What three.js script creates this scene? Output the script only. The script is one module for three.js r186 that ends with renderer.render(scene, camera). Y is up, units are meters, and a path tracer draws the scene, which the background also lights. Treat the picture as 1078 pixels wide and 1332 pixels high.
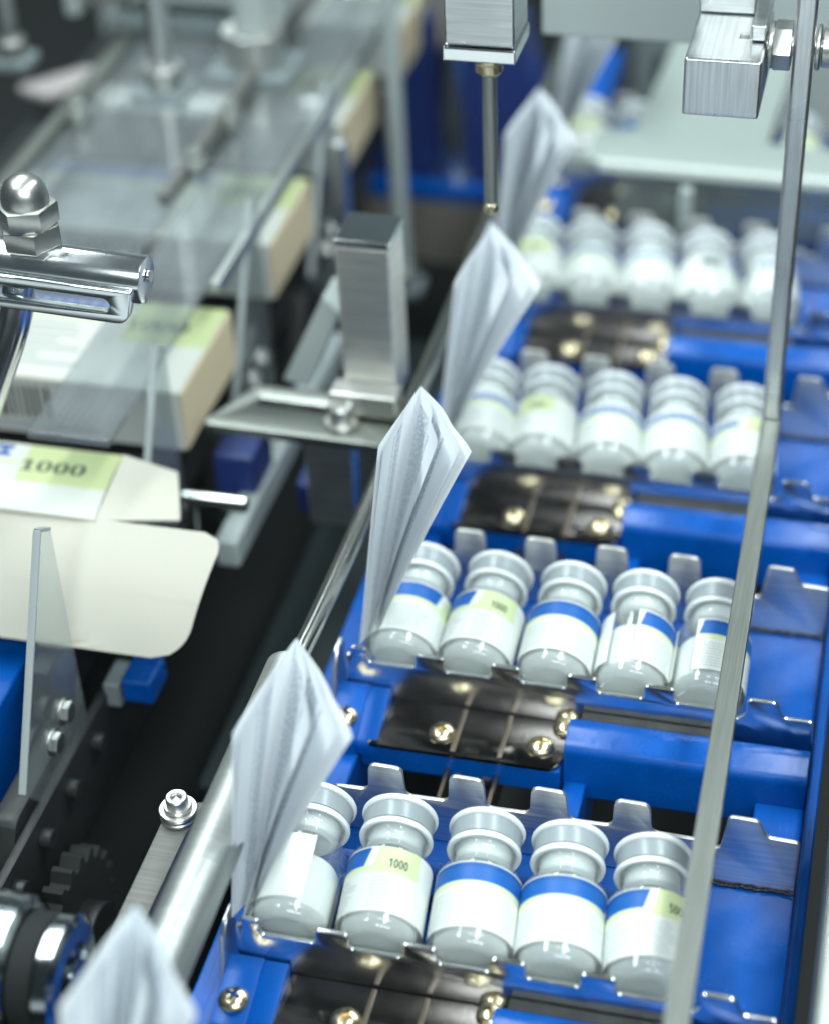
import * as THREE from 'three';
import { RoundedBoxGeometry } from 'three/addons/geometries/RoundedBoxGeometry.js';
import { RectAreaLightUniformsLib } from 'three/addons/lights/RectAreaLightUniformsLib.js';
import { Brush, Evaluator, SUBTRACTION } from 'three-bvh-csg';
import { mergeGeometries, toCreasedNormals } from 'three/addons/utils/BufferGeometryUtils.js';

// ---------------------------------------------------------------- camera, room light, exposure
// Shapes are written in millimetres and scaled by U; the scene itself is in metres.
// x: across the conveyors, y: up, z: towards the viewer (the belts run along -z).
const U = 0.001;
const scene = new THREE.Scene();
const renderer = new THREE.WebGLRenderer({ antialias: true });
renderer.toneMapping = THREE.LinearToneMapping;
renderer.toneMappingExposure = 1.03;
renderer.shadowMap.enabled = true;
renderer.shadowMap.type = THREE.PCFSoftShadowMap;
scene.background = new THREE.Color().setRGB(0.05, 0.07, 0.077);

const camera = new THREE.PerspectiveCamera(29.58, 828 / 1024, 0.02, 30);
camera.position.set(0.14556, 0.41166, 0.33292);
camera.rotation.set(-0.6501, 0.2691, -0.0478, 'YXZ');
camera.focus = 0.572;
camera.userData.fStop = 4.8;

RectAreaLightUniformsLib.init();
const LAMPS = [ // x, y, z, width, length, intensity
  [-420, 950, -400, 170, 1300, 14],
  [420, 1000, -400, 170, 1300, 11],
  [480, 900, 760, 900, 280, 10.5, 0.75],
];

// ---------------------------------------------------------------- helpers
let seed = 7;
const rnd = () => { seed = (seed * 1664525 + 1013904223) >>> 0; return seed / 4294967296; };
const R = (a, b) => a + (b - a) * rnd();
const V = (x, y, z) => new THREE.Vector3(x, y, z);
const used = {};
const numbered = (n) => { const k = (used[n] = (used[n] ?? -1) + 1); return k ? n + '_' + String(k).padStart(3, '0') : n; };
function tag(o, label, category, group) { o.userData = { label, category }; if (group) o.userData.group = group; return o; }
function thing(name, label, category, p = [0, 0, 0], group) {
  const o = new THREE.Group(); o.name = numbered(name); scene.add(o);
  o.position.set(p[0] * U, p[1] * U, p[2] * U);
  return tag(o, label, category, group);
}
function copy(root, label, p) {
  const o = root.clone(); o.name = numbered(root.name.replace(/_\d{3}$/, '')); scene.add(o);
  o.userData = { ...root.userData, label };
  if (p) o.position.set(p[0] * U, p[1] * U, p[2] * U);
  return o;
}
// uv from the dominant axis of the normal, one texture repeat per 100 mm
function boxUV(g, turn = false) {
  const p = g.attributes.position, n = g.attributes.normal, uv = new Float32Array(p.count * 2);
  for (let i = 0; i < p.count; i++) {
    const ax = Math.abs(n.getX(i)), ay = Math.abs(n.getY(i)), az = Math.abs(n.getZ(i));
    let a, b;
    if (ay >= ax && ay >= az) { a = p.getX(i); b = p.getZ(i); } else if (ax >= az) { a = p.getZ(i); b = p.getY(i); } else { a = p.getX(i); b = p.getY(i); }
    if (turn) [a, b] = [b, a];
    uv[2 * i] = a / 100; uv[2 * i + 1] = b / 100;
  }
  g.setAttribute('uv', new THREE.BufferAttribute(uv, 2));
  return g;
}
function clean(g, keepUV, turn) {
  if (g.index) g = g.toNonIndexed();
  for (const k of Object.keys(g.attributes)) if (!['position', 'normal', 'uv'].includes(k)) g.deleteAttribute(k);
  if (!g.attributes.normal) g.computeVertexNormals();
  if (!keepUV || !g.attributes.uv) boxUV(g, turn);
  g.clearGroups();
  return g;
}
// one mesh out of one or more millimetre geometries
function part(name, geos, mat, parent = scene, opt = {}) {
  const list = [].concat(geos).map((g) => clean(g, opt.uv, opt.turn));
  const g = list.length > 1 ? mergeGeometries(list) : list[0];
  g.scale(U, U, U);
  const m = new THREE.Mesh(g, mat);
  m.name = parent === scene ? numbered(name) : name;
  m.castShadow = m.receiveShadow = true;
  if (opt.label) m.userData.label = opt.label;
  parent.add(m);
  return m;
}
const again = (mesh, parent, p = [0, 0, 0]) => { const m = mesh.clone(); m.position.set(p[0] * U, p[1] * U, p[2] * U); parent.add(m); return m; };
const box = (x0, x1, y0, y1, z0, z1, r = 0.4) => {
  const w = x1 - x0, h = y1 - y0, d = z1 - z0, g = new RoundedBoxGeometry(w, h, d, 2, Math.min(r, w / 2.1, h / 2.1, d / 2.1));
  return g.translate((x0 + x1) / 2, (y0 + y1) / 2, (z0 + z1) / 2);
};
const cyl = (r, h, at, axis = 'y', r2 = r, n = 40) => { // flat ends with a small chamfer
  const c = Math.min(0.35, h / 4, r / 4);
  let g = new THREE.LatheGeometry([[0, 0], [r - c, 0], [r, c], [r2, h - c], [r2 - c, h], [0, h]].map(([a, b]) => new THREE.Vector2(a, b)), n);
  g = toCreasedNormals(g, 0.5);
  if (axis === 'x') g.rotateZ(-Math.PI / 2); if (axis === 'z') g.rotateX(Math.PI / 2);
  return g.translate(...at);
};
const lathe = (pts, n = 56, crease = 0.6) => toCreasedNormals(new THREE.LatheGeometry(pts.map(([a, b]) => new THREE.Vector2(a, b)), n), crease);
// polygon with rounded corners; points are [x, y, radius]
function shapeOf(pts, r0 = 0.6) {
  const s = new THREE.Shape(), n = pts.length;
  for (let i = 0; i < n; i++) {
    const p = new THREE.Vector2(...pts[i]), a = new THREE.Vector2(...pts[(i + n - 1) % n]).sub(p), b = new THREE.Vector2(...pts[(i + 1) % n]).sub(p);
    const r = Math.min(pts[i][2] ?? r0, a.length() * 0.49, b.length() * 0.49);
    const s0 = a.normalize().multiplyScalar(r).add(p), s1 = b.normalize().multiplyScalar(r).add(p);
    if (i) s.lineTo(s0.x, s0.y); else s.moveTo(s0.x, s0.y);
    s.quadraticCurveTo(p.x, p.y, s1.x, s1.y);
  }
  s.closePath();
  return s;
}
function plate(shape, t, bevel = 0.18, seg = 6) { // in the xy plane, centred on z = 0
  const g = new THREE.ExtrudeGeometry(shape, { depth: Math.max(t - 2 * bevel, 0.01), bevelEnabled: bevel > 0, bevelThickness: bevel, bevelSize: bevel, bevelOffset: -bevel, bevelSegments: 2, curveSegments: seg });
  return toCreasedNormals(g.translate(0, 0, -t / 2 + bevel), 0.7);
}
const flat = (pts, t, y, r) => plate(shapeOf(pts.map(([x, z, q]) => [x, -z, q]), r), t).rotateX(-Math.PI / 2).translate(0, y, 0); // lies in xz, points [x, z]
const side = (pts, t, x, r) => plate(shapeOf(pts.map(([z, y, q]) => [-z, y, q]), r), t).rotateY(Math.PI / 2).translate(x, 0, 0); // stands in yz, points [z, y]
const tube = (pts, r, n = 40, rad = 12) => new THREE.TubeGeometry(new THREE.CatmullRomCurve3(pts.map((p) => V(...p)), false, 'centripetal'), n, r, rad);
const hex = (r, h, at, axis = 'y') => {
  const s = new THREE.Shape(); for (let i = 0; i < 6; i++) s[i ? 'lineTo' : 'moveTo'](r * Math.cos(i * Math.PI / 3), r * Math.sin(i * Math.PI / 3)); s.closePath();
  const g = plate(s, h, 0.35, 1); if (axis === 'y') g.rotateX(-Math.PI / 2); if (axis === 'x') g.rotateY(Math.PI / 2);
  return g.translate(...at);
};
// a cap-head screw standing on y = 0, with its socket
const capScrew = (r, h) => lathe([[0, h - r * 0.55], [r * 0.5, h - r * 0.55], [r * 0.52, h - 0.05], [r * 0.58, h], [r * 0.88, h], [r, h - r * 0.14], [r, 0], [0, 0]], 32, 0.5);
const domeScrew = (r) => {
  const pts = [[0, 0.62 * r]]; for (let i = 1; i <= 8; i++) { const a = i / 8 * Math.PI / 2; pts.push([r * Math.sin(a), 0.62 * r * Math.cos(a)]); } pts.push([0, 0]);
  return lathe(pts, 36, 0.9);
};
// a dome screw with its cross recess cut into the head
const crossScrew = (r) => {
  const ev = new Evaluator(); ev.attributes = ['position', 'normal', 'uv']; ev.useGroups = false;
  let b = new Brush(domeScrew(r));
  for (const [w, d] of [[1.1 * r, 0.24 * r], [0.24 * r, 1.1 * r]]) { const c = new Brush(new THREE.BoxGeometry(w, 0.7 * r, d)); c.position.y = 0.62 * r; c.updateMatrixWorld(); b.updateMatrixWorld(); b = ev.evaluate(b, c, SUBTRACTION); }
  return b.geometry;
};

// ---------------------------------------------------------------- textures
function field(w, h, f) {
  const d = new Uint8Array(w * h * 4);
  for (let y = 0; y < h; y++) for (let x = 0; x < w; x++) { const c = Math.max(0, Math.min(255, f(x, y) * 255)), i = (y * w + x) * 4; d[i] = d[i + 1] = d[i + 2] = c; d[i + 3] = 255; }
  const t = new THREE.DataTexture(d, w, h); t.wrapS = t.wrapT = THREE.RepeatWrapping; t.magFilter = THREE.LinearFilter; t.needsUpdate = true; return t;
}
const lattice = (nx, ny) => { const a = Float32Array.from({ length: nx * ny }, rnd); return (u, v) => { // periodic value noise, u and v in 0..1
  const x = u * nx, y = v * ny, i = Math.floor(x), j = Math.floor(y), s = (t) => t * t * (3 - 2 * t), fx = s(x - i), fy = s(y - j);
  const g = (p, q) => a[((q % ny + ny) % ny) * nx + ((p % nx + nx) % nx)];
  return (g(i, j) * (1 - fx) + g(i + 1, j) * fx) * (1 - fy) + (g(i, j + 1) * (1 - fx) + g(i + 1, j + 1) * fx) * fy; }; };
const fine = [lattice(9, 9), lattice(23, 23), lattice(61, 61), lattice(151, 151)];
const cloudT = field(512, 512, (x, y) => { const u = x / 512, v = y / 512; return 0.42 * fine[0](u, v) + 0.28 * fine[1](u, v) + 0.18 * fine[2](u, v) + 0.12 * fine[3](u, v); });
const st = [lattice(3, 256), lattice(9, 128), lattice(17, 400)];
const brushT = field(512, 512, (x, y) => { const u = x / 512, v = y / 512; return 0.45 * st[0](u, v) + 0.3 * st[1](u, v) + 0.25 * st[2](u, v); });
const scuffT = field(512, 512, (x, y) => { const u = x / 512, v = y / 512; return 0.74 + 0.16 * st[0](u, v) + 0.1 * fine[0](u, v) + 0.06 * st[1](u, v); });
const streakT = field(512, 512, (x, y) => { const u = x / 512, v = y / 512; return 0.66 + 0.16 * st[0](u, v) + 0.1 * st[1](u, v) + 0.1 * st[2](u, v); });
const scars = Array.from({ length: 46 }, () => [R(0, 512), R(0, 512), R(-0.5, 0.5), R(12, 70)]);
const rubT = (() => { const t = field(512, 512, (x, y) => { const u = x / 512, v = y / 512; return 0.62 + 0.2 * fine[0](u, v) + 0.12 * fine[1](u, v) + 0.06 * st[0](u, v); }), d = t.image.data;
  for (const [x, y, a, l] of scars) for (let k = 0; k < l; k += 0.5) { const i = ((((y + k * Math.sin(a)) | 0) + 512) % 512 * 512 + (((x + k * Math.cos(a)) | 0) + 512) % 512) * 4; d[i] = d[i + 1] = d[i + 2] = 255; }
  return t; })();
const smudgeT = field(256, 256, (x, y) => { const u = x / 256, v = y / 256; return 0.62 + 0.4 * (0.6 * fine[0](u, v) + 0.4 * fine[1](u, v)); });
const wearT = field(512, 512, (x, y) => { const u = x / 512, v = y / 512; const c = 0.5 * fine[0](u, v) + 0.3 * fine[1](u, v) + 0.2 * fine[3](u, v); return 0.55 + 0.45 * Math.pow(c, 0.8); });
function canvasTex(w, h, draw) {
  const c = document.createElement('canvas'); c.width = w; c.height = h; draw(c.getContext('2d'), w, h);
  const t = new THREE.CanvasTexture(c); t.colorSpace = THREE.SRGBColorSpace; t.anisotropy = 8; return t;
}
// vial label, 320 degrees round: blue band, slanted gap, pale green field with the number, white
function labelTex(number, thin = false) {
  return canvasTex(1600, 330, (g, w, h) => {
    g.fillStyle = '#f3f5f2'; g.fillRect(0, 0, w, h);
    const X = (deg) => deg / 320 * w, top = h * 0.3;
    g.fillStyle = '#e3edbd'; g.fillRect(X(3), top, X(240), h * 0.06);
    g.fillStyle = '#ecf1d2'; g.fillRect(X(3), top + h * 0.06, X(240), h * 0.05);
    g.fillStyle = '#1766bd'; g.beginPath(); g.moveTo(X(4), top); g.lineTo(X(10), h * 0.02); g.lineTo(X(170), h * 0.02); g.lineTo(X(162), top); g.fill();
    g.fillStyle = '#125aab'; g.beginPath(); g.moveTo(X(8), h * 0.09); g.lineTo(X(10), h * 0.02); g.lineTo(X(170), h * 0.02); g.lineTo(X(168), h * 0.09); g.fill();
    if (thin) { // a narrow printed line in place of the broad band
      g.fillStyle = '#f3f5f2'; g.fillRect(X(3), 0, X(169), top); g.fillStyle = '#1f5cab'; for (let x = 8; x < 164; x += 7.5) g.fillRect(X(x), h * 0.1, X(x % 3 < 1 ? 4.6 : 6.4), h * 0.17);
    }
    g.fillStyle = '#e2ecba'; g.beginPath(); g.moveTo(X(172), h * 0.4); g.lineTo(X(181), 0); g.lineTo(X(240), 0); g.lineTo(X(240), h * 0.4); g.fill();
    g.fillStyle = '#3b4238'; g.font = 'bold 62px sans-serif'; g.textAlign = 'center'; g.fillText(number, X(209), h * 0.31);
    g.strokeStyle = '#d8dedd'; g.lineWidth = 3; g.beginPath(); g.moveTo(X(12), h * 0.6); g.lineTo(X(160), h * 0.6); g.stroke();
    g.strokeStyle = '#e3e8e6'; g.lineWidth = 2; for (const y of [0.68, 0.75, 0.82]) { g.beginPath(); g.moveTo(X(14), h * y); g.lineTo(X(150), h * y); g.stroke(); }
    let q = 11; const rr = () => { q = (q * 16807) % 2147483647; return q / 2147483647; };
    g.fillStyle = '#bcc5c5'; for (const [a, b] of [[14, 78], [92, 160], [176, 214]]) for (let y = 0.47; y < 0.92; y += 0.055) for (let x = a; x < b - rr() * 22;) { const l = 1.4 + rr() * 4.5; g.fillRect(X(x), h * y, X(l), h * 0.02); x += l + 1.1; }
    g.fillStyle = '#d3d9d4'; for (let i = 0; i < 9; i++) g.fillRect(X(222) + 0, h * (0.46 + i * 0.05), X(1.2), h * 0.03);
  });
}
const label1000 = labelTex('1000'), label5000 = labelTex('5000'), labelThin = labelTex('1000', true);
const cartonT = canvasTex(1280, 600, (g, w, h) => { // top panel, 125 x 58 mm, right end is the open end
  g.fillStyle = '#f0f1ea'; g.fillRect(0, 0, w, h);
  g.fillStyle = '#dfe9ae'; g.fillRect(w * 0.72, 0, w * 0.28, h * 0.48);
  g.fillStyle = '#2c5cb0'; g.fillRect(w * 0.05, h * 0.03, w * 0.62, h * 0.16);
  g.fillStyle = '#eef2f6'; g.font = 'bold 70px sans-serif'; for (let i = 0; i < 15; i++) g.fillRect(w * (0.08 + i * 0.041), h * 0.09, w * 0.026, h * 0.05);
  g.fillStyle = '#e4edbe'; g.fillRect(w * 0.05, h * 0.24, w * 0.66, h * 0.04);
  g.fillStyle = '#47534a'; g.font = 'bold 118px serif'; g.textAlign = 'center'; g.fillText('1000', w * 0.815, h * 0.345);
  g.fillStyle = '#98a3ad'; for (let i = 0; i < 6; i++) g.fillRect(w * 0.08, h * (0.36 + i * 0.09), w * (0.5 + 0.12 * Math.sin(i * 3)), h * 0.025);
});
const frontT = canvasTex(1280, 250, (g, w, h) => { // front panel with a bar code
  g.fillStyle = '#eceee9'; g.fillRect(0, 0, w, h); g.fillStyle = '#3d4146';
  for (let x = w * 0.3; x < w * 0.58;) { const b = 5 + Math.floor(R(0, 4)) * 4; g.fillRect(x, h * 0.12, b, h * 0.6); x += b + 6 + Math.floor(R(0, 3)) * 4; }
  g.fillStyle = '#b9c6d2'; g.fillRect(w * 0.04, h * 0.8, w * 0.7, h * 0.1);
});
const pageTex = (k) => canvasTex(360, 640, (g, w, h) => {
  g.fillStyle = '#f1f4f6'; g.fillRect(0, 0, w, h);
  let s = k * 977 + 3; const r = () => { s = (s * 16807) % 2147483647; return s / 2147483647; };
  for (let x = 10; x < w * 0.66; x += 8.5) { // small print along the length, darkened to paint spine shade, wide free margin
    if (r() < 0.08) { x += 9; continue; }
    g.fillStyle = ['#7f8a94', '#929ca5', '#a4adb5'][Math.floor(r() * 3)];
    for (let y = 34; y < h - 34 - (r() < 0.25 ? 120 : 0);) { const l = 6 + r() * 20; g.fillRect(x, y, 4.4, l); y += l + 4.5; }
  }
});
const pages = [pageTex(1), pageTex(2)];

// ---------------------------------------------------------------- materials
const C = (r, g, b) => new THREE.Color().setRGB(r, g, b);
const std = (color, roughness, o = {}) => new THREE.MeshStandardMaterial({ color, roughness, ...o });
const phys = (color, roughness, o = {}) => new THREE.MeshPhysicalMaterial({ color, roughness, ...o });
const M = {
  blue: phys(C(0.0003, 0.094, 0.44), 0.32, { specularIntensity: 0.7, map: rubT, bumpMap: cloudT, bumpScale: 0.00012, roughnessMap: wearT }),
  blueBrushed: phys(C(0.0006, 0.1, 0.47), 0.34, { map: rubT,  specularIntensity: 0.6, bumpMap: brushT, bumpScale: 0.00008 }),
  steel: std(C(0.82, 0.84, 0.84), 0.38, { metalness: 1, map: streakT, roughnessMap: smudgeT }),
  mirror: std(C(0.74, 0.76, 0.77), 0.13, { metalness: 1, roughnessMap: wearT }),
  frontSteel: std(C(0.8, 0.81, 0.8), 0.24, { metalness: 1, roughnessMap: wearT }),
  softSteel: std(C(0.58, 0.61, 0.59), 0.5, { metalness: 1, map: streakT }),
  dullSteel: std(C(0.2, 0.2, 0.185), 0.5, { metalness: 0.5, map: streakT }),
  rodSteel: std(C(0.5, 0.51, 0.47), 0.2, { metalness: 1 }),
  polished: std(C(0.78, 0.81, 0.83), 0.24, { metalness: 1, roughnessMap: smudgeT }),
  edge: std(C(0.36, 0.39, 0.39), 0.3),  // paler tone standing for light caught in acrylic edges
  darkChrome: std(C(0.3, 0.33, 0.34), 0.2, { metalness: 1, roughnessMap: wearT }),
  barSteel: std(C(0.34, 0.36, 0.33), 0.38, { metalness: 1, map: streakT }),
  satin: std(C(0.95, 0.94, 0.89), 0.4, { metalness: 1, map: streakT }),
  chrome: std(C(0.8, 0.82, 0.83), 0.1, { metalness: 1, roughnessMap: wearT }),
  matteSteel: std(C(0.42, 0.44, 0.41), 0.46, { metalness: 1, bumpMap: brushT, bumpScale: 0.00003 }),
  zinc: std(C(0.6, 0.6, 0.57), 0.34, { metalness: 1, bumpMap: cloudT, bumpScale: 0.00005 }),
  brass: std(C(0.72, 0.62, 0.42), 0.26, { metalness: 1, bumpMap: cloudT, bumpScale: 0.00004 }),
  bronze: std(C(0.24, 0.195, 0.155), 0.36, { metalness: 1 }),
  darkMetal: std(C(0.035, 0.037, 0.038), 0.45, { metalness: 0.4, bumpMap: cloudT, bumpScale: 0.0003 }),
  void: std(C(0.008, 0.01, 0.01), 0.8),
  weld: std(C(0.05, 0.05, 0.055), 0.5, { metalness: 0.7 }),
  flange: std(C(0.115, 0.105, 0.1), 0.15, { metalness: 1, roughnessMap: wearT, bumpMap: cloudT, bumpScale: 0.00004 }),
  smoked: phys(C(0.34, 0.31, 0.29), 0.1, { transmission: 1, thickness: 0, ior: 1.5, specularIntensity: 0.4 }),
  plexi: phys(C(0.8, 0.86, 0.85), 0.12, { transmission: 0.9, thickness: 0, ior: 1.49 }),
  tinted: phys(C(0.86, 0.89, 0.91), 0.1, { transmission: 0.92, thickness: 0, ior: 1.49, map: scuffT, roughnessMap: wearT }),
  glass: phys(C(0.99, 0.997, 0.993), 0.04, { transmission: 0.965, thickness: 0, ior: 1.5 }),
  powder: std(C(0.72, 0.765, 0.745), 0.9, { bumpMap: cloudT, bumpScale: 0.0004 }),
  rubber: std(C(0.55, 0.6, 0.6), 0.6),
  cap: phys(C(0.74, 0.775, 0.785), 0.34, {}),
  seal: phys(C(0.3, 0.345, 0.36), 0.28, {}),
  label1000: phys(C(0.8, 0.82, 0.81), 0.5, { map: label1000 }),
  labelThin: phys(C(0.8, 0.82, 0.81), 0.5, { map: labelThin }),
  label5000: phys(C(0.8, 0.82, 0.81), 0.5, { map: label5000 }),
  paper: phys(C(0.93, 0.95, 0.97), 0.95, { transmission: 0.12, thickness: 0, side: THREE.DoubleSide }),
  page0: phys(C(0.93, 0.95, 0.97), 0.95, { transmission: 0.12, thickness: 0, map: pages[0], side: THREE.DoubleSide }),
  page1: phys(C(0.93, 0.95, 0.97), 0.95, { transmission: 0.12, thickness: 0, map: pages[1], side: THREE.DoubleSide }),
  carton: std(C(0.54, 0.515, 0.44), 0.6, { bumpMap: cloudT, bumpScale: 0.0001 }),
  cartonPrint: phys(C(0.64, 0.645, 0.62), 0.45, { map: cartonT }),
  cartonFront: std(C(0.72, 0.72, 0.7), 0.5, { map: frontT }),
  cartonSheet: std(C(0.54, 0.515, 0.44), 0.6, { side: THREE.DoubleSide, bumpMap: cloudT, bumpScale: 0.0001 }),
  cartonRaw: std(C(0.66, 0.55, 0.36), 0.75, { bumpMap: cloudT, bumpScale: 0.0002 }),
  table: std(C(0.31, 0.36, 0.335), 0.5),
  tableEdge: std(C(0.68, 0.74, 0.7), 0.4),
  greyPaint: std(C(0.2, 0.24, 0.25), 0.5),
  palePaint: std(C(0.42, 0.47, 0.46), 0.45),
  alu: std(C(0.55, 0.58, 0.56), 0.42, { metalness: 1, bumpMap: brushT, bumpScale: 0.00005 }),
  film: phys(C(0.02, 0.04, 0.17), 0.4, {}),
  lamp: std(C(0.9, 0.9, 0.9), 0.5, { emissive: C(0.88, 0.985, 1), emissiveIntensity: 6 }),
  lampBody: std(C(0.6, 0.6, 0.6), 0.5),
};

// ---------------------------------------------------------------- lamps over the machine (outside the frame)
LAMPS.forEach(([x, y, z, w, l, power, tilt = 0], i) => {
  const t = thing('ceiling_lamp', ['long white lamp panel hanging left above the conveyors', 'long white lamp panel hanging right above the conveyors', 'wide white lamp panel above the near end of the conveyors'][i], 'lamp', [x, y, z]);
  part('housing', box(-w / 2 - 15, w / 2 + 15, 2, 40, -l / 2 - 15, l / 2 + 15, 5), M.lampBody, t);
  part('diffuser', box(-w / 2, w / 2, -4, 1.5, -l / 2, l / 2, 1), M.lamp, t);
  t.rotation.x = tilt;
  const a = new THREE.RectAreaLight(C(0.87, 0.985, 1), power, w * U, l * U);
  a.name = 'lamp_light'; a.position.set(x * U, (y - 6 * Math.cos(tilt)) * U, (z - 6 * Math.sin(tilt)) * U); a.rotation.x = -Math.PI / 2 + tilt; scene.add(a);
});

// ---------------------------------------------------------------- the setting
const P = 115.5, S = 24.5;
const struct = (name, g, m) => { const o = part(name, g, m); o.userData.kind = 'structure'; return o; };
struct('machine_bed', box(-900, 700, -190, -170, -1500, 500), M.void);
struct('room_wall', box(-1800, 1200, -400, 900, -1560, -1540), M.greyPaint);

struct('added_pale_reflector', [box(-500, 700, -80, -62, 240, 1100, 3)], std(C(0.72, 0.74, 0.73), 0.5));  // unseen pale slab, added so the steel faces mirror something bright

// rails and drive under the trays
const railL = thing('conveyor_rail', 'blue plastic rail along the left side of the vial trays', 'rail', [0, 0, 0]);
part('rail_bar', box(-16, 5.5, -46, -25.5, -640, 190, 1), M.blueBrushed, railL, { turn: true });
const railR = thing('conveyor_rail', 'blue plastic rail along the right side of the vial trays', 'rail', [0, 0, 0]);
part('rail_bar', box(131, 146.2, -46, -25.5, -640, 190, 1), M.blueBrushed, railR, { turn: true });
part('edge_strip', box(146.6, 150, -60, -16, -640, 190, 1), M.blueBrushed, railR, { turn: true });
const alu = thing('machine_rail', 'grey aluminium rail at the lower right edge beyond a black gap', 'rail', [0, 0, 0]);
part('rail_bar', [box(153.5, 175, 8, 30, -90, 150, 2)], M.barSteel, alu, { turn: true });
part('rail_lip', [box(155, 178, 30.5, 34, -90, 150, 0.8)], M.alu, alu, { turn: true });
const drive = thing('drive_chain', 'steel drive chain track between two thin bars under the vial trays', 'chain', [0, 0, 0]);
for (const x of [34.6, 50.4]) part('track_bar', [box(x - 0.7, x + 0.7, -38, -26.5, -640, 190, 0.3)], M.bronze, drive);
const roll = part('chain_roller', [lathe([[0, -6.2], [3.6, -6.2], [4.6, -5.8], [4.6, -3.4], [3.8, -3], [3.8, 3], [4.6, 3.4], [4.6, 5.8], [3.6, 6.2], [0, 6.2]], 28, 0.5).rotateZ(Math.PI / 2).translate(42.5, -31, 12)], M.bronze, drive);
for (let k = 0; k < 14; k++) again(roll, drive, [0, 0, 44 - 38.5 * k]);
for (let k = 0; k < 7; k++) part('track_bracket', [box(24, 30.5, -60, -27, 60 - P * k - 3, 60 - P * k + 3, 0.4), cyl(3, 3, [27.5, -27, 60 - P * k])], M.darkMetal, drive);

// ---------------------------------------------------------------- vial trays
function makeTray() {
  const t = thing('vial_tray', '', 'vial tray', [0, 0, 0], 'blue and steel vial trays on the conveyor');
  // front comb plate: tabs stand between the vial bases
  const f = [[-3.6, -22, 0.5], [-3.6, -3.4, 1], [-1.6, -3.2, 0.6], [-1.6, 0, 1], [3.6, 0, 1.2], [3.6, -5.6, 1.6]];
  for (let i = 1; i <= 4; i++) { const c = i * S; f.push([c - 4.7, -5.6, 1.6], [c - 4.7, 0, 1.2], [c + 4.7, 0, 1.2], [c + 4.7, -5.6, 1.6]); }
  f.push([118.6, -5.6, 2.4], [122, -9.2, 2], [125.2, -6, 1.4], [125.2, 0, 1.6], [134.4, 0, 1.6], [136, -5.8, 1.8], [146, -5.9, 1.6], [146, -22, 0.6]);
  part('front_comb', plate(shapeOf(f), 1.5, 0.35).translate(0, 0, -0.75), M.frontSteel, t);
  // rear comb plate
  const r = [[8, -23, 0.5], [8, -6.2, 1]];
  for (let i = 0; i < 4; i++) { const c = 24.3 + i * S; r.push([c - 5.6, -5.9, 2.6], [c - 5.2, 5, 2.6], [c + 5.2, 4.8, 2.6], [c + 5.8, -6.1, 2.6]); }
  r.push([119, -6.4, 1.5], [120.6, -8.8, 1.6], [123.6, -8.4, 1.6], [124.8, 0, 2], [125.4, 5, 1.6], [134, 4.8, 1.6], [136.6, -1.2, 1.6], [146, -1.6, 1.6], [146, -23, 0.6]);
  part('rear_comb', plate(shapeOf(r), 1.5, 0.3).translate(0, 0, -60.9), M.satin, t);
  part('floor', [box(6, 146.2, -25.2, -23.2, -61.8, -1.8, 0.4), box(14, 112, -23.3, -16.5, -46, -33, 0.6)], M.blue, t);
  part('vial_rest', [box(8, 122, -23.3, -20.2, -10, -3, 0.5)], M.steel, t);
  const wb = []; for (let i = 0; i < 26; i++) wb.push([112 + i * 1.34, -22.6 + R(-0.3, 0.5), -59.7 + R(-0.3, 0.5)]);
  const wg = tube(wb, 0.4, 160, 7), wp = wg.attributes.position; for (let i = 0; i < wp.count; i++) wp.setXYZ(i, wp.getX(i) + R(-0.18, 0.18), wp.getY(i) + R(-0.2, 0.2), wp.getZ(i) + R(-0.2, 0.2)); wg.computeVertexNormals();
  part('weld_seam', wg, M.weld, t);
  // dark flange with screws, in front on the left
  part('flange', flat([[11.5, 0.2], [73, 0.2], [69.5, 22, 4], [8.5, 22, 1.5]], 1.4, -20.6, 0.6), M.flange, t);
  for (const x of [36, 51]) part('flange_bar', [box(x - 0.8, x + 0.8, -20.3, -19.5, 0.8, 20.5, 0.3)], M.bronze, t);
  part('flange_bracket', [box(6, 70.5, -31, -21.6, 15.5, 21.3, 0.8)], M.blue, t);
  part('bracket_post', [side([[0.6, -14.2, 1], [5, -14.6, 1.5], [22.6, -19.8, 2], [22.6, -44, 1], [0.6, -44, 1]], 10, -0.4, 1), side([[0.6, -14.8, 1], [5, -15.2, 1.5], [22, -20.4, 2], [22, -26, 1], [0.6, -26, 1]], 7, 8.1, 1)], M.blueBrushed, t);
  part('side_bracket', [side([[-6, -1.2, 1], [0.6, -1.4, 1.5], [3.4, -5, 1.2], [11.5, -30, 1.5], [4, -42, 1], [-6, -40, 1]], 1.3, -6.2, 1)], M.steel, t);
  for (const [x, z, y] of [[-0.4, 14.5, -17.1], [31, 13, -19.8], [63, 13, -19.8], [69.5, 2.8, -19.8]]) {
    part('screw', [crossScrew(4.4).rotateY(x * 0.7).translate(x, y, z)], M.brass, t);
  }
  // rounded blue bumper block in front on the right
  part('bumper_block', [plate(shapeOf([[-4.5, -13, 1.5], [-9, -12.2, 2.5], [-17.5, -14.2, 3.2], [-18.6, -34, 1.2], [-4.5, -34, 1]]), 75, 0.5).rotateY(Math.PI / 2).translate(108.5, 0, 0)], M.blue, t);
  part('block_clamp', [box(74, 120, -20, -13.8, 0.3, 4.2, 0.5)], M.darkMetal, t);
  part('slide_post', [box(70, 80, -46, -24.5, -58, 3.5, 0.6), box(71.5, 78.5, -60, -28, 3.8, 60, 0.6)], M.blueBrushed, t, { turn: true });
  part('cross_beam', [box(6, 131, -34, -25.6, -40, -20, 0.6)], M.darkMetal, t);
  return t;
}
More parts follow.
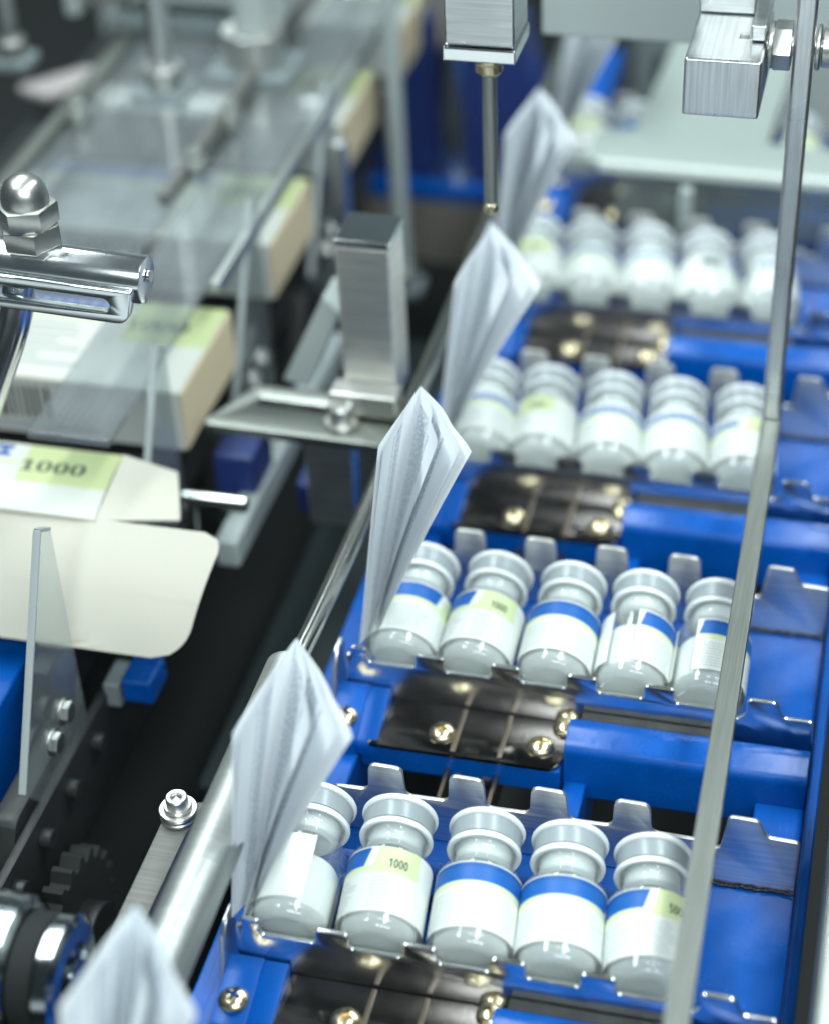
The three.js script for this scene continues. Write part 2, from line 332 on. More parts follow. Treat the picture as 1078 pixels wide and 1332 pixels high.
const TRAYS = ['blue and steel tray end at the bottom edge, nearest the camera', 'nearest full vial tray, blue with steel combs and brass screws', 'second full vial tray from the camera, blue with steel combs',
  'third vial tray from the camera, blurred, behind the second leaflet', 'fourth vial tray from the camera, just before the pale green table', 'farthest vial tray, mostly hidden under the pale green table'];
const tray0 = makeTray();
TRAYS.forEach((label, i) => { if (i) copy(tray0, label, [0, 0, P - P * i]); else { tray0.userData.label = label; tray0.position.z = P * U; } });

// ---------------------------------------------------------------- vials
function makeVial(mat, arcMat) {
  const t = thing('glass_vial', '', 'vial', [0, 0, 0], 'labelled glass vials lying in the trays');
  const outer = [[0.01, 2], [5.4, 1.9], [7.4, 1.2], [8.6, 0.3], [9.4, 0], [10.5, 0.3], [11.5, 1.3], [12.05, 3]];
  for (let i = 0; i <= 8; i++) { const k = i / 8; outer.push([12.05 - 3.75 * (0.5 - 0.5 * Math.cos(Math.PI * k)), 26.9 + 6.6 * k]); }
  outer.push([8.25, 34.4], [8.7, 34.9], [8.3, 35.5], [8.7, 36.2], [8.7, 38.2]);
  const glass = part('glass_body', [lathe(outer, 64, 1.2)], M.glass, t);
  part('powder', [lathe([[0.01, 4.4], [8.4, 4.2], [10.4, 5.6], [10.7, 8], [10.7, 20.5], [9.8, 22], [5, 21.2], [0.01, 22.4]], 40, 0.8)], M.powder, t);
  part('inner_wall', [lathe([[0.01, 3.4], [7, 3.1], [9.6, 3.3], [10.7, 4.6], [10.9, 6.5], [10.9, 26.5]], 56, 1.2)], M.glass, t);
  part('stopper', [lathe([[0.01, 31.6], [6.4, 31.6], [7.6, 32.6], [7.9, 34], [7.8, 35], [8, 36], [7.9, 38.4], [8.8, 38.6], [8.8, 40], [0.01, 40]], 40, 0.5)], M.rubber, t);
  part('crimp_seal', [lathe([[8.6, 39.2], [10.15, 38.9], [10.15, 43.2], [10.4, 44], [0.01, 44]], 56, 0.9)], M.seal, t);
  part('collar_ring', [lathe([[8.7, 38.8], [9.1, 37], [9.8, 36.4], [10.5, 36.5], [10.75, 37.2], [10.6, 38.1], [10.1, 38.6], [8.7, 38.8]], 56, 0.9)], M.cap, t);
  part('flip_cap', [lathe([[0.01, 44.1], [10.3, 44.1], [10.9, 44.3], [11.15, 44.8], [11.1, 45.5], [10.8, 46], [10.1, 46.3], [0.01, 46.3]], 56, 0.9)], M.cap, t);
  return { t, glass };
}
const lab = (t, mat, startDeg, len = 320) => part('label', [new THREE.CylinderGeometry(12.18, 12.18, 21.2, 72, 1, true, startDeg * Math.PI / 180, len * Math.PI / 180).translate(0, 16, 0)], mat, t, { uv: true });
const { t: vial0 } = makeVial();
// where: which spot of the label faces up (degrees): number at 209, blue band centred at 87, the gap at -20
const TEXT = 209, BAND = 87;
const ROWS = [
  { name: 'nearest full tray', base: [10.2, 35.9, 61.8, 86, 110.6], cap: [7.9, 32.3, 58.1, 82.3, 106.1], up: [[270, 24, 2], [TEXT, 24], [BAND, 8], [BAND, 4], [TEXT, 44, 1]] },
  { name: 'second tray', base: [13, 37, 63, 88, 112], cap: [12.7, 38, 62.8, 87.1, 111.3], up: [[165, 50], [TEXT, 24], [BAND, 10], [0, 2], [0, -24]] },
  { name: 'third tray', base: [14.5, 37, 62, 86.5, 111], cap: [10.6, 33.7, 58.1, 82.4, 107], up: [[BAND, 20], [TEXT, -8], [BAND, 8], [BAND, 12], [TEXT, 40]] },
  { name: 'fourth tray', base: [11.5, 36, 60.5, 85, 110], cap: [6.3, 30, 54.5, 79.2, 103.9], up: [[TEXT, 8], [BAND, 6], [BAND, 10], [-20, 12], [BAND, 60]] },
  { name: 'farthest tray', base: [12, 36, 60.5, 85, 110], cap: [9, 33, 57, 82, 107], up: [[TEXT, 5], [BAND, 5], [BAND, 5], [BAND, 9], [TEXT, 20]] },
];
const ORD = ['leftmost', 'second from the left', 'middle', 'second from the right', 'rightmost'];
const LOOK = ['white label turned to its edge', 'green patch reading 1000', 'unbroken blue band across its label', 'unbroken blue band across its label', 'blue band and pale green patch on its label'];
const LOOKS = [['blank white label edge and clear glass', LOOK[1], LOOK[2], LOOK[2], 'green patch reading 5000'], ['short blue block beside pale green', LOOK[1], LOOK[2], 'clear glass strip left of its label', 'label edge and blue band'],
  [LOOK[2], 'big pale green patch', LOOK[2], LOOK[2], 'blue band and green patch'], ['pale green patch', LOOK[2], LOOK[2], 'clear glass strip between label edges', 'short blue band'], ['blurred', 'blurred', 'blurred', 'blurred', 'blurred']];
ROWS.forEach((row, r) => row.base.forEach((xb, i) => {
  const label = `${ORD[i]} vial in the ${row.name}, ${LOOKS[r][i]}`;
  const v = r + i ? copy(vial0, label) : vial0;
  for (const c of [...v.children]) if (c.name === 'label') v.remove(c);
  v.userData.label = label;
  const z = -r * P - 2.2, b = V(xb, -7.5 + R(-0.2, 0.2), z), c = V(row.cap[i], -1.6 + (r ? R(-0.9, 0.5) : 0.3), z - 43.5);
  v.position.copy(b).multiplyScalar(U);
  const dir = c.sub(b).normalize(), [deg, at, kind] = row.up[i];
  v.quaternion.setFromUnitVectors(V(0, 1, 0), dir);
  lab(v, kind === 1 ? M.label5000 : r === 2 || r === 3 ? M.labelThin : M.label1000, at - deg, kind === 2 ? 270 : 320);
}));

// ---------------------------------------------------------------- folded leaflets
const LEAF = [ // z offset of the row, spine bottom / top, free edges: first and last top corner, bottom corner
  [P - 18, [-9, -8, -13], [-2.4, 68, -41], [-9, 68, -10], [21.5, 67, -15], [-12, -6, -3], 'leaflet nearest the camera, blurred, pointing up from the bottom edge'],
  [0, [-2.2, -5, -12], [7.7, 68.8, -41], [2, 68.2, -3], [31.8, 66, -10], [-5, -3, -2], 'large leaflet standing beside the nearest full vial tray'],
  [-P, [2.4, -5, -15], [14.2, 75.6, -41], [10.6, 78, -4], [37.6, 75.4, -10], [0, -3, -5], 'sharp leaflet standing beside the second tray, before the slotted steel plate'],
  [-2 * P, [0.6, -5, -18], [12, 70.6, -41], [7, 66.5, -4], [36.6, 65, -10], [-2, -3, -8], 'slightly blurred leaflet standing beside the third vial tray'],
  [-3 * P, [-2.4, -5, -18], [7.6, 69.3, -41], [1, 66, -4], [28.5, 62.4, -10], [-5, -3, -8], 'blurred leaflet with rounded tip beside the fourth vial tray'],
  [-4 * P, [-1, -5, -18], [13, 72, -41], [6, 68, -4], [32, 66, -10], [-4, -3, -8], 'very blurred leaflet behind the others, beside the hanging crossbeam'],
];
LEAF.forEach(([dz, sb, st_, f0, f1, fb, label], k) => {
  const t = thing('folded_leaflet', label, 'leaflet', [0, 0, dz], 'folded paper leaflets standing along the guide rod');
  const a = [0, 0.045, 0.64, 0.9, 1], n = a.length;
  const SB = V(...sb), ST = V(...st_), F0 = V(...f0), F1 = V(...f1), FB = V(...fb);
  a.forEach((q, i) => {
    const right = q > 0.3, top = F0.clone().lerp(F1, q), bot = FB.clone().add(V(q * 4.2 + i * 0.12, 0, q * 0.6));
    if (i && i < n - 1) { const cut = R(0.3, 1) * (right ? 2.4 : 2); const w = ST.clone().sub(top).normalize(); top.addScaledVector(w, cut); bot.addScaledVector(V(0, 0, -1), cut * 0.7); top.y += R(-1, 0.3); }
    const bulge = (right ? R(1.6, 2.8) : R(-0.6, 0.2)), wav = R(-0.35, 0.35), Ns = 18, Nt = 22, pos = [], uv = [], idx = [];
    const sTop = ST.clone().add(V(right ? (q - 0.64) * 0.8 : q * 0.5, right ? 0.02 : 0, right ? -0.1 : 0)), sBot = SB.clone().add(V(right ? (q - 0.64) * 2 : q * 0.3, 0, 0));
    for (let j = 0; j <= Nt; j++) for (let m = 0; m <= Ns; m++) {
      const v = j / Nt, s = m / Ns, open = right ? Math.pow(v, 1.12) : v;
      const p = sBot.clone().lerp(sTop, v), e = bot.clone().lerp(top, v); e.x = bot.x + (top.x - bot.x) * open;
      p.lerp(e, s);
      p.x += bulge * Math.sin(Math.PI * s) * (0.25 + 0.75 * v) + wav * Math.sin(2 * Math.PI * s) * v - (right ? 2.1 * v * (1 - Math.min(1, Math.abs(s - 0.62) * 3.4)) * (i === 2 ? 1 : 0.6) : 0);
      pos.push(p.x, p.y, p.z); uv.push(s, v);
    }
    for (let j = 0; j < Nt; j++) for (let m = 0; m < Ns; m++) { const o = j * (Ns + 1) + m; idx.push(o, o + 1, o + Ns + 2, o, o + Ns + 2, o + Ns + 1); }
    const g = new THREE.BufferGeometry(); g.setAttribute('position', new THREE.Float32BufferAttribute(pos, 3)); g.setAttribute('uv', new THREE.Float32BufferAttribute(uv, 2)); g.setIndex(idx); g.computeVertexNormals();
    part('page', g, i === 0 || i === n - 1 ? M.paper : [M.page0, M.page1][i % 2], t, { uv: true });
  });
});

// ---------------------------------------------------------------- guides over the trays
const rod = thing('guide_rod', 'polished round guide rod running behind the leaflets, thicker at the near end', 'rod', [0, 0, 0]);
part('rod', [tube([[-9, 22, -60], [-7, 22, -120], [-7.4, 22, -360], [-7.6, 22, -640]], 3.1, 30, 28)], M.rodSteel, rod);
part('sleeve', [cyl(7.6, 128, [-8.6, 22, -78], 'z', 7.6, 48)], M.softSteel, rod);
const bar = thing('guide_bar', 'flat steel guide bar, bent, running across the right of the vials', 'bar', [0, 0, 0]);
{
  const g = box(-3.2, 3.2, -2, 1.6, -330, 0, 0.5); g.rotateY(0.0085); g.translate(122.7, 29.6, 107);
  part('near_arm', g, M.barSteel, bar, { turn: true });
  part('upright', [box(116.6, 122.8, 28, 240, -227.4, -223.4, 1.3)], M.steel, bar, { turn: true });
}
const clampR = thing('clamp_block', 'polished steel block bolted to the flat bar at the upper right', 'block', [0, 0, 0]);
part('block', [box(85.4, 108.5, 147, 165.6, -252, -212, 1)], M.steel, clampR, { turn: true });
part('top_plate', [box(85.6, 103, 166, 196, -252, -246, 0.6)], M.steel, clampR);
part('side_rib', [box(103.5, 108.3, 166, 171, -251, -226, 0.8)], M.steel, clampR);
part('washer', [cyl(7.2, 1.6, [109, 163.5, -230.5], 'x')], M.zinc, clampR);
part('nut', [hex(7.6, 5.4, [113.2, 163.5, -230.5], 'x').rotateX(0)], M.zinc, clampR);
part('bolt', [cyl(3, 34, [100, 163.5, -230.5], 'x'), cyl(7, 1.4, [123.2, 163.5, -230.5], 'x'), cyl(6, 8, [125, 163.5, -230.5], 'x')], M.zinc, clampR);
const clampL = thing('rod_holder', 'steel block with a thin vertical rod hanging below it at the top centre', 'holder', [0, 0, 0]);
part('block', [box(11.8, 33.6, 164.6, 205, -234, -212, 1)], M.steel, clampL);
part('base_plate', [box(11.2, 34, 159.8, 164.2, -234.6, -211.4, 0.5)], M.mirror, clampL);
part('ferrule', [lathe([[0.01, 0], [3.6, 0], [4.3, 0.8], [4.3, 3.6], [4.8, 4.2], [4.8, 7.6], [0.01, 7.6]], 40, 0.5).translate(23.6, 152, -222)], M.brass, clampL);
part('rod', [cyl(2.3, 46, [23.6, 106, -222])], M.matteSteel, clampL);
part('tip', [cyl(2.6, 3.5, [23.6, 103, -222])], M.brass, clampL);
const beam = thing('crossbeam', 'blurred grey crossbeam joining the two steel blocks at the top', 'beam', [0, 0, 0]);
part('beam', [box(22, 150, 123, 152, -330, -318, 1)], M.palePaint, beam);

// ---------------------------------------------------------------- pale table at the back, over the farthest tray
const table = thing('cover_table', 'pale green table top behind the fourth vial tray', 'table', [0, 0, 0]);
part('table_top', [flat([[20, -428], [172, -423], [172, -452], [97, -456], [106, -640], [46, -640], [38, -460], [21, -458]], 3, 16.5, 1)], M.table, table);
part('front_edge', [box(18, 174, 14.6, 19.2, -428, -424.6, 0.6).rotateY(-0.02)], M.tableEdge, table);
part('apron', [box(26, 174, -14, 13.4, -432, -429, 0.5).rotateY(-0.02)], M.plexi, table);
part('apron_post', [box(64, 69, -30, 13, -420, -415, 0.5)], M.palePaint, table);

// ---------------------------------------------------------------- cartons on the left lane
struct('carton_lane', [box(-260, -96, -6, -2.5, -720, -138, 0.6), box(-104, -97, -30, -6.4, -720, -90, 0.6)], M.darkMetal);
const CART = ['first closed carton behind the open one, green end strip beside the slotted steel plate', 'second closed carton, tan end, under the clear strip', 'third closed carton, blurred, near the blue hopper', 'fourth closed carton at the top, blurred', 'farthest carton at the top edge, very blurred'];
function makeCarton() {
  const t = thing('carton', '', 'carton', [0, 0, 0], 'printed cartons under the clear strip');
  part('body', [box(-213, -88.4, 2.6, 27.4, -58, 0, 0.5)], M.carton, t);
  const top = new THREE.PlaneGeometry(124.4, 57.4).rotateX(-Math.PI / 2).translate(-150.8, 27.75, -29);
  part('top_panel', top, M.cartonPrint, t, { uv: true });
  part('front_panel', new THREE.PlaneGeometry(124, 24).translate(-150.8, 15, 0.25), M.cartonFront, t, { uv: true });
  part('end_flap', [box(-88.2, -87.6, 3, 27.2, -57.6, -0.4, 0.15)], M.cartonRaw, t);
  return t;
}
const c0 = makeCarton();
CART.forEach((label, k) => { const c = k ? copy(c0, label) : c0; c.userData.label = label; c.position.z = (-206 - 108 * k) * U; });
const open = thing('open_carton', 'open carton with white flaps hanging out, 1000 on its pale green edge', 'carton', [0, 0, 0]);
part('body', [box(-213, -97, -2, 25, -164, -133, 0.5)], M.carton, open);
part('top_panel', [(() => { const g = new THREE.PlaneGeometry(121, 36, 30, 8), p = g.attributes.position, uv = g.attributes.uv; for (let i = 0; i < p.count; i++) { const u = uv.getX(i), v = uv.getY(i); p.setXYZ(i, -214 + u * 119 + (1 - v) * 3.6, 27 + 1.2 * Math.sin(Math.PI * v) , -130.5 - v * 36.5); uv.setY(i, 0.2 + 0.8 * v); uv.setX(i, u); } g.computeVertexNormals(); return g; })()], M.cartonPrint, open, { uv: true });
const quad = (a, b, c, d, t = 0.5, n = 10) => { // bent card between four corners (a-b one edge, d-c the other), with thickness
  const P4 = [a, b, c, d].map((p) => V(...p)), nor = P4[1].clone().sub(P4[0]).cross(P4[3].clone().sub(P4[0])).normalize(), pos = [], idx = [], N = n + 1;
  for (const off of [0, -t]) for (let j = 0; j <= n; j++) for (let i = 0; i <= n; i++) { const p = P4[0].clone().lerp(P4[1], i / n), q = P4[3].clone().lerp(P4[2], i / n); p.lerp(q, j / n).addScaledVector(nor, off + 0.9 * Math.sin(Math.PI * j / n)); pos.push(p.x, p.y, p.z); }
  const B = N * N, f = (o, flip) => { for (let j = 0; j < n; j++) for (let i = 0; i < n; i++) { const k = o + j * N + i; if (flip) idx.push(k, k + N + 1, k + 1, k, k + N, k + N + 1); else idx.push(k, k + 1, k + N + 1, k, k + N + 1, k + N); } };
  f(0, false); f(B, true);
  const rim = []; for (let i = 0; i < n; i++) rim.push(i); for (let j = 0; j < n; j++) rim.push(j * N + n); for (let i = n; i > 0; i--) rim.push(n * N + i); for (let j = n; j > 0; j--) rim.push(j * N);
  rim.forEach((k, m) => { const l = rim[(m + 1) % rim.length]; idx.push(k, k + B, l, l, k + B, l + B); });
  const g = new THREE.BufferGeometry(); g.setAttribute('position', new THREE.Float32BufferAttribute(pos, 3)); g.setIndex(idx); g.computeVertexNormals(); return toCreasedNormals(g, 0.8);
};
part('closure_flap', [quad([-91.2, 27, -130.5], [-67.5, 19.5, -145], [-77.5, 19.5, -171], [-94.8, 27.4, -167])], M.carton, open);
part('tuck_flap', [(() => { // curved card with rounded outer corners, hanging from the near edge
  const g = new THREE.PlaneGeometry(1, 1, 60, 24), p = g.attributes.position, uv = g.attributes.uv, L = 43, n = V(0, 0.745, 0.667);
  for (let i = 0; i < p.count; i++) {
    const d = (1 - uv.getY(i)) * L, r = d < L / 2 ? 7 : 11, e = Math.max(0, r - Math.min(d, L - d)), xr = -46.5 - 7 * d / L - (r - Math.sqrt(r * r - e * e));
    const x = -213 + (xr + 213) * uv.getX(i), k = d / L, bow = 3.4 * Math.sin(Math.PI * k) + 1.1 * Math.max(0, 1 - Math.abs(x + 92) / 5);
    p.setXYZ(i, x, 26.4 - 28.6 * k + n.y * bow, -132 + 32 * k + n.z * bow);
  }
  g.computeVertexNormals(); return g;
})()], M.cartonSheet, open);

const strip = thing('hold_down_strip', 'clear plastic strip running over the row of cartons', 'strip', [0, 0, 0]);
part('strip', [box(-119.5, -90.5, 44, 47, -760, -148, 0.5)], M.tinted, strip, { turn: true });
part('cover_sheet', [box(-190, -122, 47.5, 49.5, -760, -262, 0.5)], M.tinted, strip, { turn: true });
const guide = thing('guide_rail', 'narrow steel rails lying along both sides of the clear strip', 'rail', [0, 0, 0]);
part('side_rail', [box(-89.8, -86.4, 42, 47, -760, -252, 0.5)], M.alu, guide, { turn: true });
part('side_rail', [box(-127, -122.5, 50.2, 55, -760, -300, 0.5)], M.dullSteel, guide, { turn: true });
part('side_rail', [box(-199, -191, 38, 52, -760, -250, 1)], M.barSteel, guide, { turn: true });
for (const [x, z] of [[-121.3, -328], [-120.8, -372], [-186, -364]]) part('screw', [capScrew(3.4, 4).translate(x, 56.4, z), cyl(5, 6.8, [x, 49.7, z])], M.matteSteel, strip);

const flight = thing('pusher_finger', 'clear pointed finger bolted upright in front of the open carton', 'pusher', [0, 0, 0], 'clear pointed pusher fingers along the carton lane');
part('finger', [side([[-86, 57.5, 1.5], [-92, 53.5, 1.5], [-92.5, -30, 2], [-62, -38, 3], [-45, -15, 3]], 2.2, -88, 2)], phys(C(0.84, 0.88, 0.88), 0.06, { transmission: 0.93, thickness: 0, ior: 1.49, roughnessMap: wearT }), flight);
part('painted_edge_glow', [side([[-85.4, 57.9, 0.5], [-86.1, 56.9, 0.3], [-45.6, -14.4, 0.3], [-44.6, -14.6, 0.5]], 2.5, -88, 0.4), side([[-85.8, 58, 0.5], [-92.2, 54, 0.5], [-91.8, 52.8, 0.3], [-86.4, 56.4, 0.3]], 2.5, -88, 0.4)], M.edge, flight);  // opaque strips painting the edge glow of the clear finger
for (const [z, y] of [[-77.5, -9.3], [-67, -13]]) part('bolt', [hex(3.7, 3, [-85.4, y, z], 'x'), cyl(4.6, 0.8, [-86.9, y, z], 'x')], M.zinc, flight);
part('carrier', [side([[-96, -22, 2], [-40, -22, 3], [-20, -60, 4], [-96, -60, 2]], 8, -93.4, 2)], M.darkMetal, flight);
copy(flight, 'clear pointed finger beside the first closed carton, dark tip', [0, 0, -104]);
copy(flight, 'blurred pointed finger beside the second closed carton', [0, 0, -211]);
copy(flight, 'blurred pointed finger beside the third closed carton', [0, 0, -318]);

// blue carriers of the left lane
const carr = thing('lane_carrier', 'blue plastic carrier at the left edge below the open carton', 'carrier', [0, 0, 0]);
part('carrier_body', [plate(shapeOf([[38, -60, 2], [38, -26, 6], [56, -16, 6], [120, -12, 3], [120, -60, 2]]), 44, 0.6).rotateY(Math.PI / 2).translate(-133, 0, 0)], M.blue, carr);
part('screw', [domeScrew(4).rotateZ(-Math.PI / 2).translate(-110.8, -38, -46)], M.brass, carr);
const carr2 = thing('lane_carrier', 'small blue carrier block showing under the open carton flap', 'carrier', [0, 0, 0]);
part('carrier_body', [box(-80, -69, -30, -20, -121, -106, 1.5)], M.blue, carr2);
part('carrier_rib', [box(-86, -80.4, -32, -22, -118, -105, 0.8)], M.greyPaint, carr2);
const carr3 = thing('lane_carrier', 'dark blue carrier block below the slotted steel plate', 'carrier', [0, 0, 0]);
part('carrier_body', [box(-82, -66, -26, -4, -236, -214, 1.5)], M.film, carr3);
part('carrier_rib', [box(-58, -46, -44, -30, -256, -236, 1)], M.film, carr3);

// ---------------------------------------------------------------- clamp over the cartons, upper left
const cl = thing('slotted_clamp', 'shiny slotted clamp bar with a dome nut on top at the left edge', 'clamp', [0, 0, 0]);
{
  const s = new THREE.Shape(); s.absarc(0, 0, 7, 0, Math.PI * 1.25, false); s.lineTo(0.5, -8.2); s.lineTo(5.6, -5.2); s.closePath();
  part('clamp_bar', [plate(s, 84, 0.5, 16).rotateY(-Math.PI / 2).rotateZ(-0.045).translate(-101, 126.3, -126)], M.polished, cl);
  const f = shapeOf([[-140, 0], [-62.5, 0, 3.5], [-61, 10.5], [-140, 10.5]], 1), h = new THREE.Path(), y = 5.2;
  h.absarc(-70, y, 2.3, -Math.PI / 2, Math.PI / 2, false); h.absarc(-124, y, 2.3, Math.PI / 2, Math.PI * 1.5, false); h.closePath(); f.holes.push(h);
  part('slot_plate', [plate(f, 4, 0.35, 8).rotateX(-0.12).rotateZ(-0.045).translate(0, 111.6, -117.3)], M.polished, cl);
  part('end_screw', [cyl(2, 1, [-58.8, 125, -127], 'x')], M.chrome, cl);
  part('leg', [tube([[-99, 121, -125], [-103.5, 106, -125], [-119, 72, -125], [-140, 26, -125]], 5, 24, 28)], M.polished, cl);
}
const dome = part('dome_nut', [hex(9.4, 6.4, [0, 3.2, 0]), hex(9.2, 6.4, [0, 9.8, 0]).rotateY(0.3), lathe([[7, 13], [7, 14.6], [6.6, 17.2], [5.4, 19.6], [3.4, 21.2], [0.01, 21.8]], 40, 0.9)], M.zinc, cl);
dome.position.set(-94 * U, 133 * U, -127 * U);

// ---------------------------------------------------------------- bracket bolt by the guide rod, roller and gear below
const br = thing('bracket', 'flat steel bracket with a socket bolt left of the guide rod', 'bracket', [0, 0, 0]);
part('bar', [flat([[-36.6, -36, 4], [-34, -41, 3], [-18, -45, 1], [-15, -39, 1], [-28, -32, 2], [-29.4, 70, 1], [-36.6, 70, 1]], 3, -4.4, 1)], M.dullSteel, br);
part('washer', [cyl(5.6, 1.5, [-32.1, -2.8, -35.5]), cyl(5.3, 1.1, [-32.1, -1.2, -35.5]), cyl(5.7, 0.9, [-32.1, 0.1, -35.5])], M.zinc, br);
const sc = part('socket_bolt', [capScrew(3.3, 4.6).translate(-32.1, 1.1, -35.5), cyl(4.2, 1.3, [-32.1, 1, -35.5])], M.zinc, br);
part('socket', [hex(1.75, 0.5, [-32.1, 4, -35.5])], M.zinc, sc);

const roller = thing('chrome_roller', 'chrome roller with a black groove at the lower left corner', 'roller', [0, 0, 0]);
part('drum', [lathe([[0.01, 0], [17, 0], [19, 1.2], [19.2, 8], [19.2, 34], [0.01, 34]], 64, 0.5).rotateZ(Math.PI / 2).translate(-48, 10, 36)], M.darkChrome, roller);
part('groove', [cyl(15.5, 7, [-48, 10, 36], 'x', 15.5, 56)], M.void, roller);
part('collar', [lathe([[0.01, 0], [14.5, 0], [16, 1], [16, 5], [14, 6.2], [9, 6.2], [8.6, 4.4], [5, 4.4], [4.6, 7.5], [0.01, 7.5]], 64, 0.5).rotateZ(-Math.PI / 2).translate(-41, 10, 36)], M.darkChrome, roller);

const gear = thing('sprocket', 'dark toothed sprocket blurred in the black gap below the pointed finger', 'sprocket', [0, 0, 0]);
{
  const s = new THREE.Shape(), T = 22; for (let i = 0; i < T * 4; i++) { const a = i / (T * 4) * Math.PI * 2, r = [24, 27.5, 27.5, 24][i % 4]; s[i ? 'lineTo' : 'moveTo'](r * Math.cos(a), r * Math.sin(a)); } s.closePath();
  part('toothed_wheel', [plate(s, 7, 0.4).rotateY(Math.PI / 2).translate(-74, -62, -34)], M.void, gear);
  part('hub', [cyl(11, 8, [-72, -62, -34], 'x')], M.darkMetal, gear);
}
const chain = thing('lane_chain', 'dark worn steel side plate along the left lane below the carton', 'plate', [0, 0, 0]);
part('side_plate', [side([[-140, -26, 2], [20, -26, 2], [60, -60, 4], [-140, -60, 2]], 3, -86.5, 2)], M.darkMetal, chain);
for (let k = 0; k < 6; k++) part('link_pin', [cyl(3.4, 4, [-85, -34, -112 + k * 22], 'x')], M.darkMetal, chain);

// ---------------------------------------------------------------- post and slotted plate, centre left
const post = thing('mirror_post', 'square mirror-polished post standing on the slotted plate', 'post', [-21.5, 21.6, -236]);
part('post', [box(-10, 9, 0, 62, -7, 13, 0.8)], M.satin, post);
part('post_cap', [box(-10.3, 9.3, 62.3, 65, -7.3, 13.3, 0.6)], M.mirror, post);
part('foot', [box(-13, 12, 0, 9, 13.4, 24, 1.2)], M.zinc, post);
const sp = thing('slotted_plate', 'horizontal slotted steel plate with a bolt beside the leaflets', 'plate', [0, 0, 0]);
{
  const s = shapeOf([[-79, 200, 4], [-66, 228, 3], [-4, 226, 3], [-9, 198, 3]], 3), h = new THREE.Path();
  h.absarc(-38, 216, 2.2, -Math.PI / 2, Math.PI / 2, false); h.absarc(-61, 217, 2.2, Math.PI / 2, Math.PI * 1.5, false); h.closePath(); s.holes.push(h);
  part('plate', [plate(s, 3.4, 0.3, 10).rotateX(-Math.PI / 2).translate(0, 18.6, 0)], M.barSteel, sp);
  part('bolt', [capScrew(4.6, 6.5).translate(-29, 21.8, -209), cyl(6.2, 1.4, [-29, 20.4, -209])], M.zinc, sp);
  part('bracket_leg', [box(-43, -25, -24, 16.6, -214, -206, 0.8)], M.steel, sp);
}
const pin = thing('steel_pin', 'short shiny pin pointing right beside the open carton', 'pin', [0, 0, 0]);
part('pin', [cyl(3, 24, [-82, -1, -183], 'x'), cyl(2.4, 34, [-80, -34, -183])], M.rodSteel, pin);
const chute = thing('clear_chute', 'pale clear slab leaning left of the mirror post', 'slab', [0, 0, 0]);
part('slab', [plate(shapeOf([[-62, 12], [-52, 10], [-38, 44], [-44, 50]], 1), 16, 0.5).translate(0, 0, -252)], M.palePaint, chute);
const lowRail = thing('pale_rail', 'pale narrow rail running down between carton lane and leaflets', 'rail', [0, 0, 0]);
part('rail_bar', [box(-73, -64, -32, -20, -330, -184, 1.5)], M.palePaint, lowRail);
const deck = struct('machine_deck', [box(-64, -18, -84, -80, -420, -120, 1)], std(C(0.016, 0.026, 0.027), 0.6));

// ---------------------------------------------------------------- blurred machine parts at the back
const hop = thing('blue_hopper', 'dark blue blurred hopper at the top centre', 'hopper', [0, 0, 0]);
{
  const g = new THREE.CylinderGeometry(30, 52, 84, 4, 6).rotateY(Math.PI / 4).scale(1.35, 1, 0.6).translate(-66, -26, -580);
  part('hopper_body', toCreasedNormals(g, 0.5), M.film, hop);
  part('rim', [box(-112, -40, -71, -63.4, -552, -540, 1)], M.blue, hop);
}
const guard = thing('smoked_guard', 'brownish blurred guard plate below the blue hopper', 'guard', [0, 0, 0]);
part('guard_plate', [box(-114, -36, -108, -72, -548, -540, 1)], std(C(0.2, 0.19, 0.165), 0.35), guard);
for (const x of [-100, -56]) part('screw', [domeScrew(4.4).rotateX(Math.PI / 2).translate(x, -98, -539.6)], M.brass, guard);
const COL = [[-330, -290, 'pale'], [-262, -226, 'grey'], [-208, -192, 'pale'], [-176, -150, 'grey'], [-140, -126, 'pale'], [-20, 12, 'grey'], [60, 160, 'pale']];
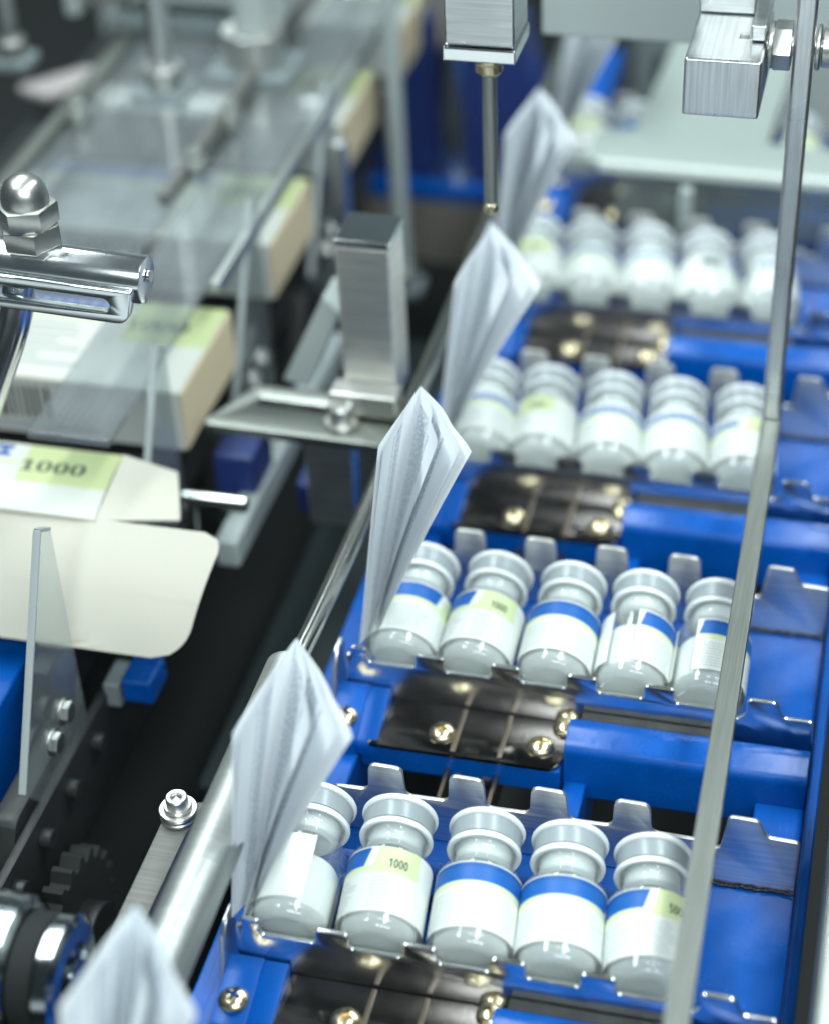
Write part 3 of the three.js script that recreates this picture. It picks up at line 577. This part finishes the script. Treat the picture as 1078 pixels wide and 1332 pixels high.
COL.forEach(([a, b, kind], i) => {
  const t = thing('machine_column', `blurred ${kind} upright of the machine frame at the top, ${ORD[Math.min(i, 3)] === 'middle' ? 'third' : ['first', 'second', 'third', 'fourth', 'fifth', 'sixth', 'seventh'][i]} from the left`, 'column', [0, 0, 0]);
  part('upright', [box(a, b, -260, 160, -860 - 12 * (i % 3), -830 - 12 * (i % 3), 3)], kind === 'pale' ? M.palePaint : M.greyPaint, t);
});
const FRAME = [ // posts standing or hanging round the carton lane: x, z, bottom, top, radius, kind
  [-286, -640, -170, 60, 7, 'pale'], [-240, -420, 50, 190, 4, 'steel'], [-160, -400, 50, 190, 5, 'steel'], [-128, -430, 50, 190, 8, 'pale'], [-76, -470, -80, 80, 4, 'pale'], [-70, -560, -80, 90, 7, 'steel'], [-90, -640, -80, 70, 5, 'pale'], [-78, -385, -80, 40, 4, 'steel'],
];
const NTH = ['pale post left of the carton lane, at the top', 'thin steel post over the clear strip, farthest left', 'steel post over the clear strip, middle', 'thick pale post over the clear strip, right', 'slim pale post between cartons and blue hopper', 'thick steel post before the blue hopper', 'pale post beyond the fourth carton', 'short steel post right of the third carton'];
FRAME.forEach(([x, z, b, tp, r, kind], i) => {
  const t = thing('machine_post', 'blurred ' + NTH[i], 'post', [x, 0, z]), m = kind === 'pale' ? M.palePaint : M.steel;
  part('rod', [cyl(r, tp - b, [0, b, 0])], m, t);
  part('collar', [cyl(r * 1.7, r * 2, [0, b + 2, 0])], M.zinc, t);
  part('base', [box(-r * 2.4, r * 2.4, b - 3, b + 1.8, -r * 2, r * 2, 1)], M.greyPaint, t);
});
const cyls = thing('air_cylinder', 'blurred grey cylinder unit lying over the far cartons at the top', 'cylinder', [-175, 74, -470]);
part('barrel', [cyl(15, 90, [-45, 0, 0], 'x')], M.alu, cyls);
for (const x of [-52, 45]) part('end_cap', [box(x, x + 7, -17, 17, -17, 17, 2)], M.palePaint, cyls);
part('piston_rod', [cyl(5, 46, [52.5, 0, 0], 'x')], M.chrome, cyls);
part('bracket', [box(-30, 30, -24, -15.6, -12, 12, 1)], M.greyPaint, cyls);
const flap = thing('side_flap', 'pinkish grey flap sticking out in the dark upper left', 'flap', [0, 0, 0]);
part('flap_plate', [flat([[-268, -470, 6], [-240, -500, 5], [-226, -494, 6], [-246, -462, 6]], 3, 10, 4)], std(C(0.4, 0.37, 0.36), 0.5), flap);

renderer.render(scene, camera);
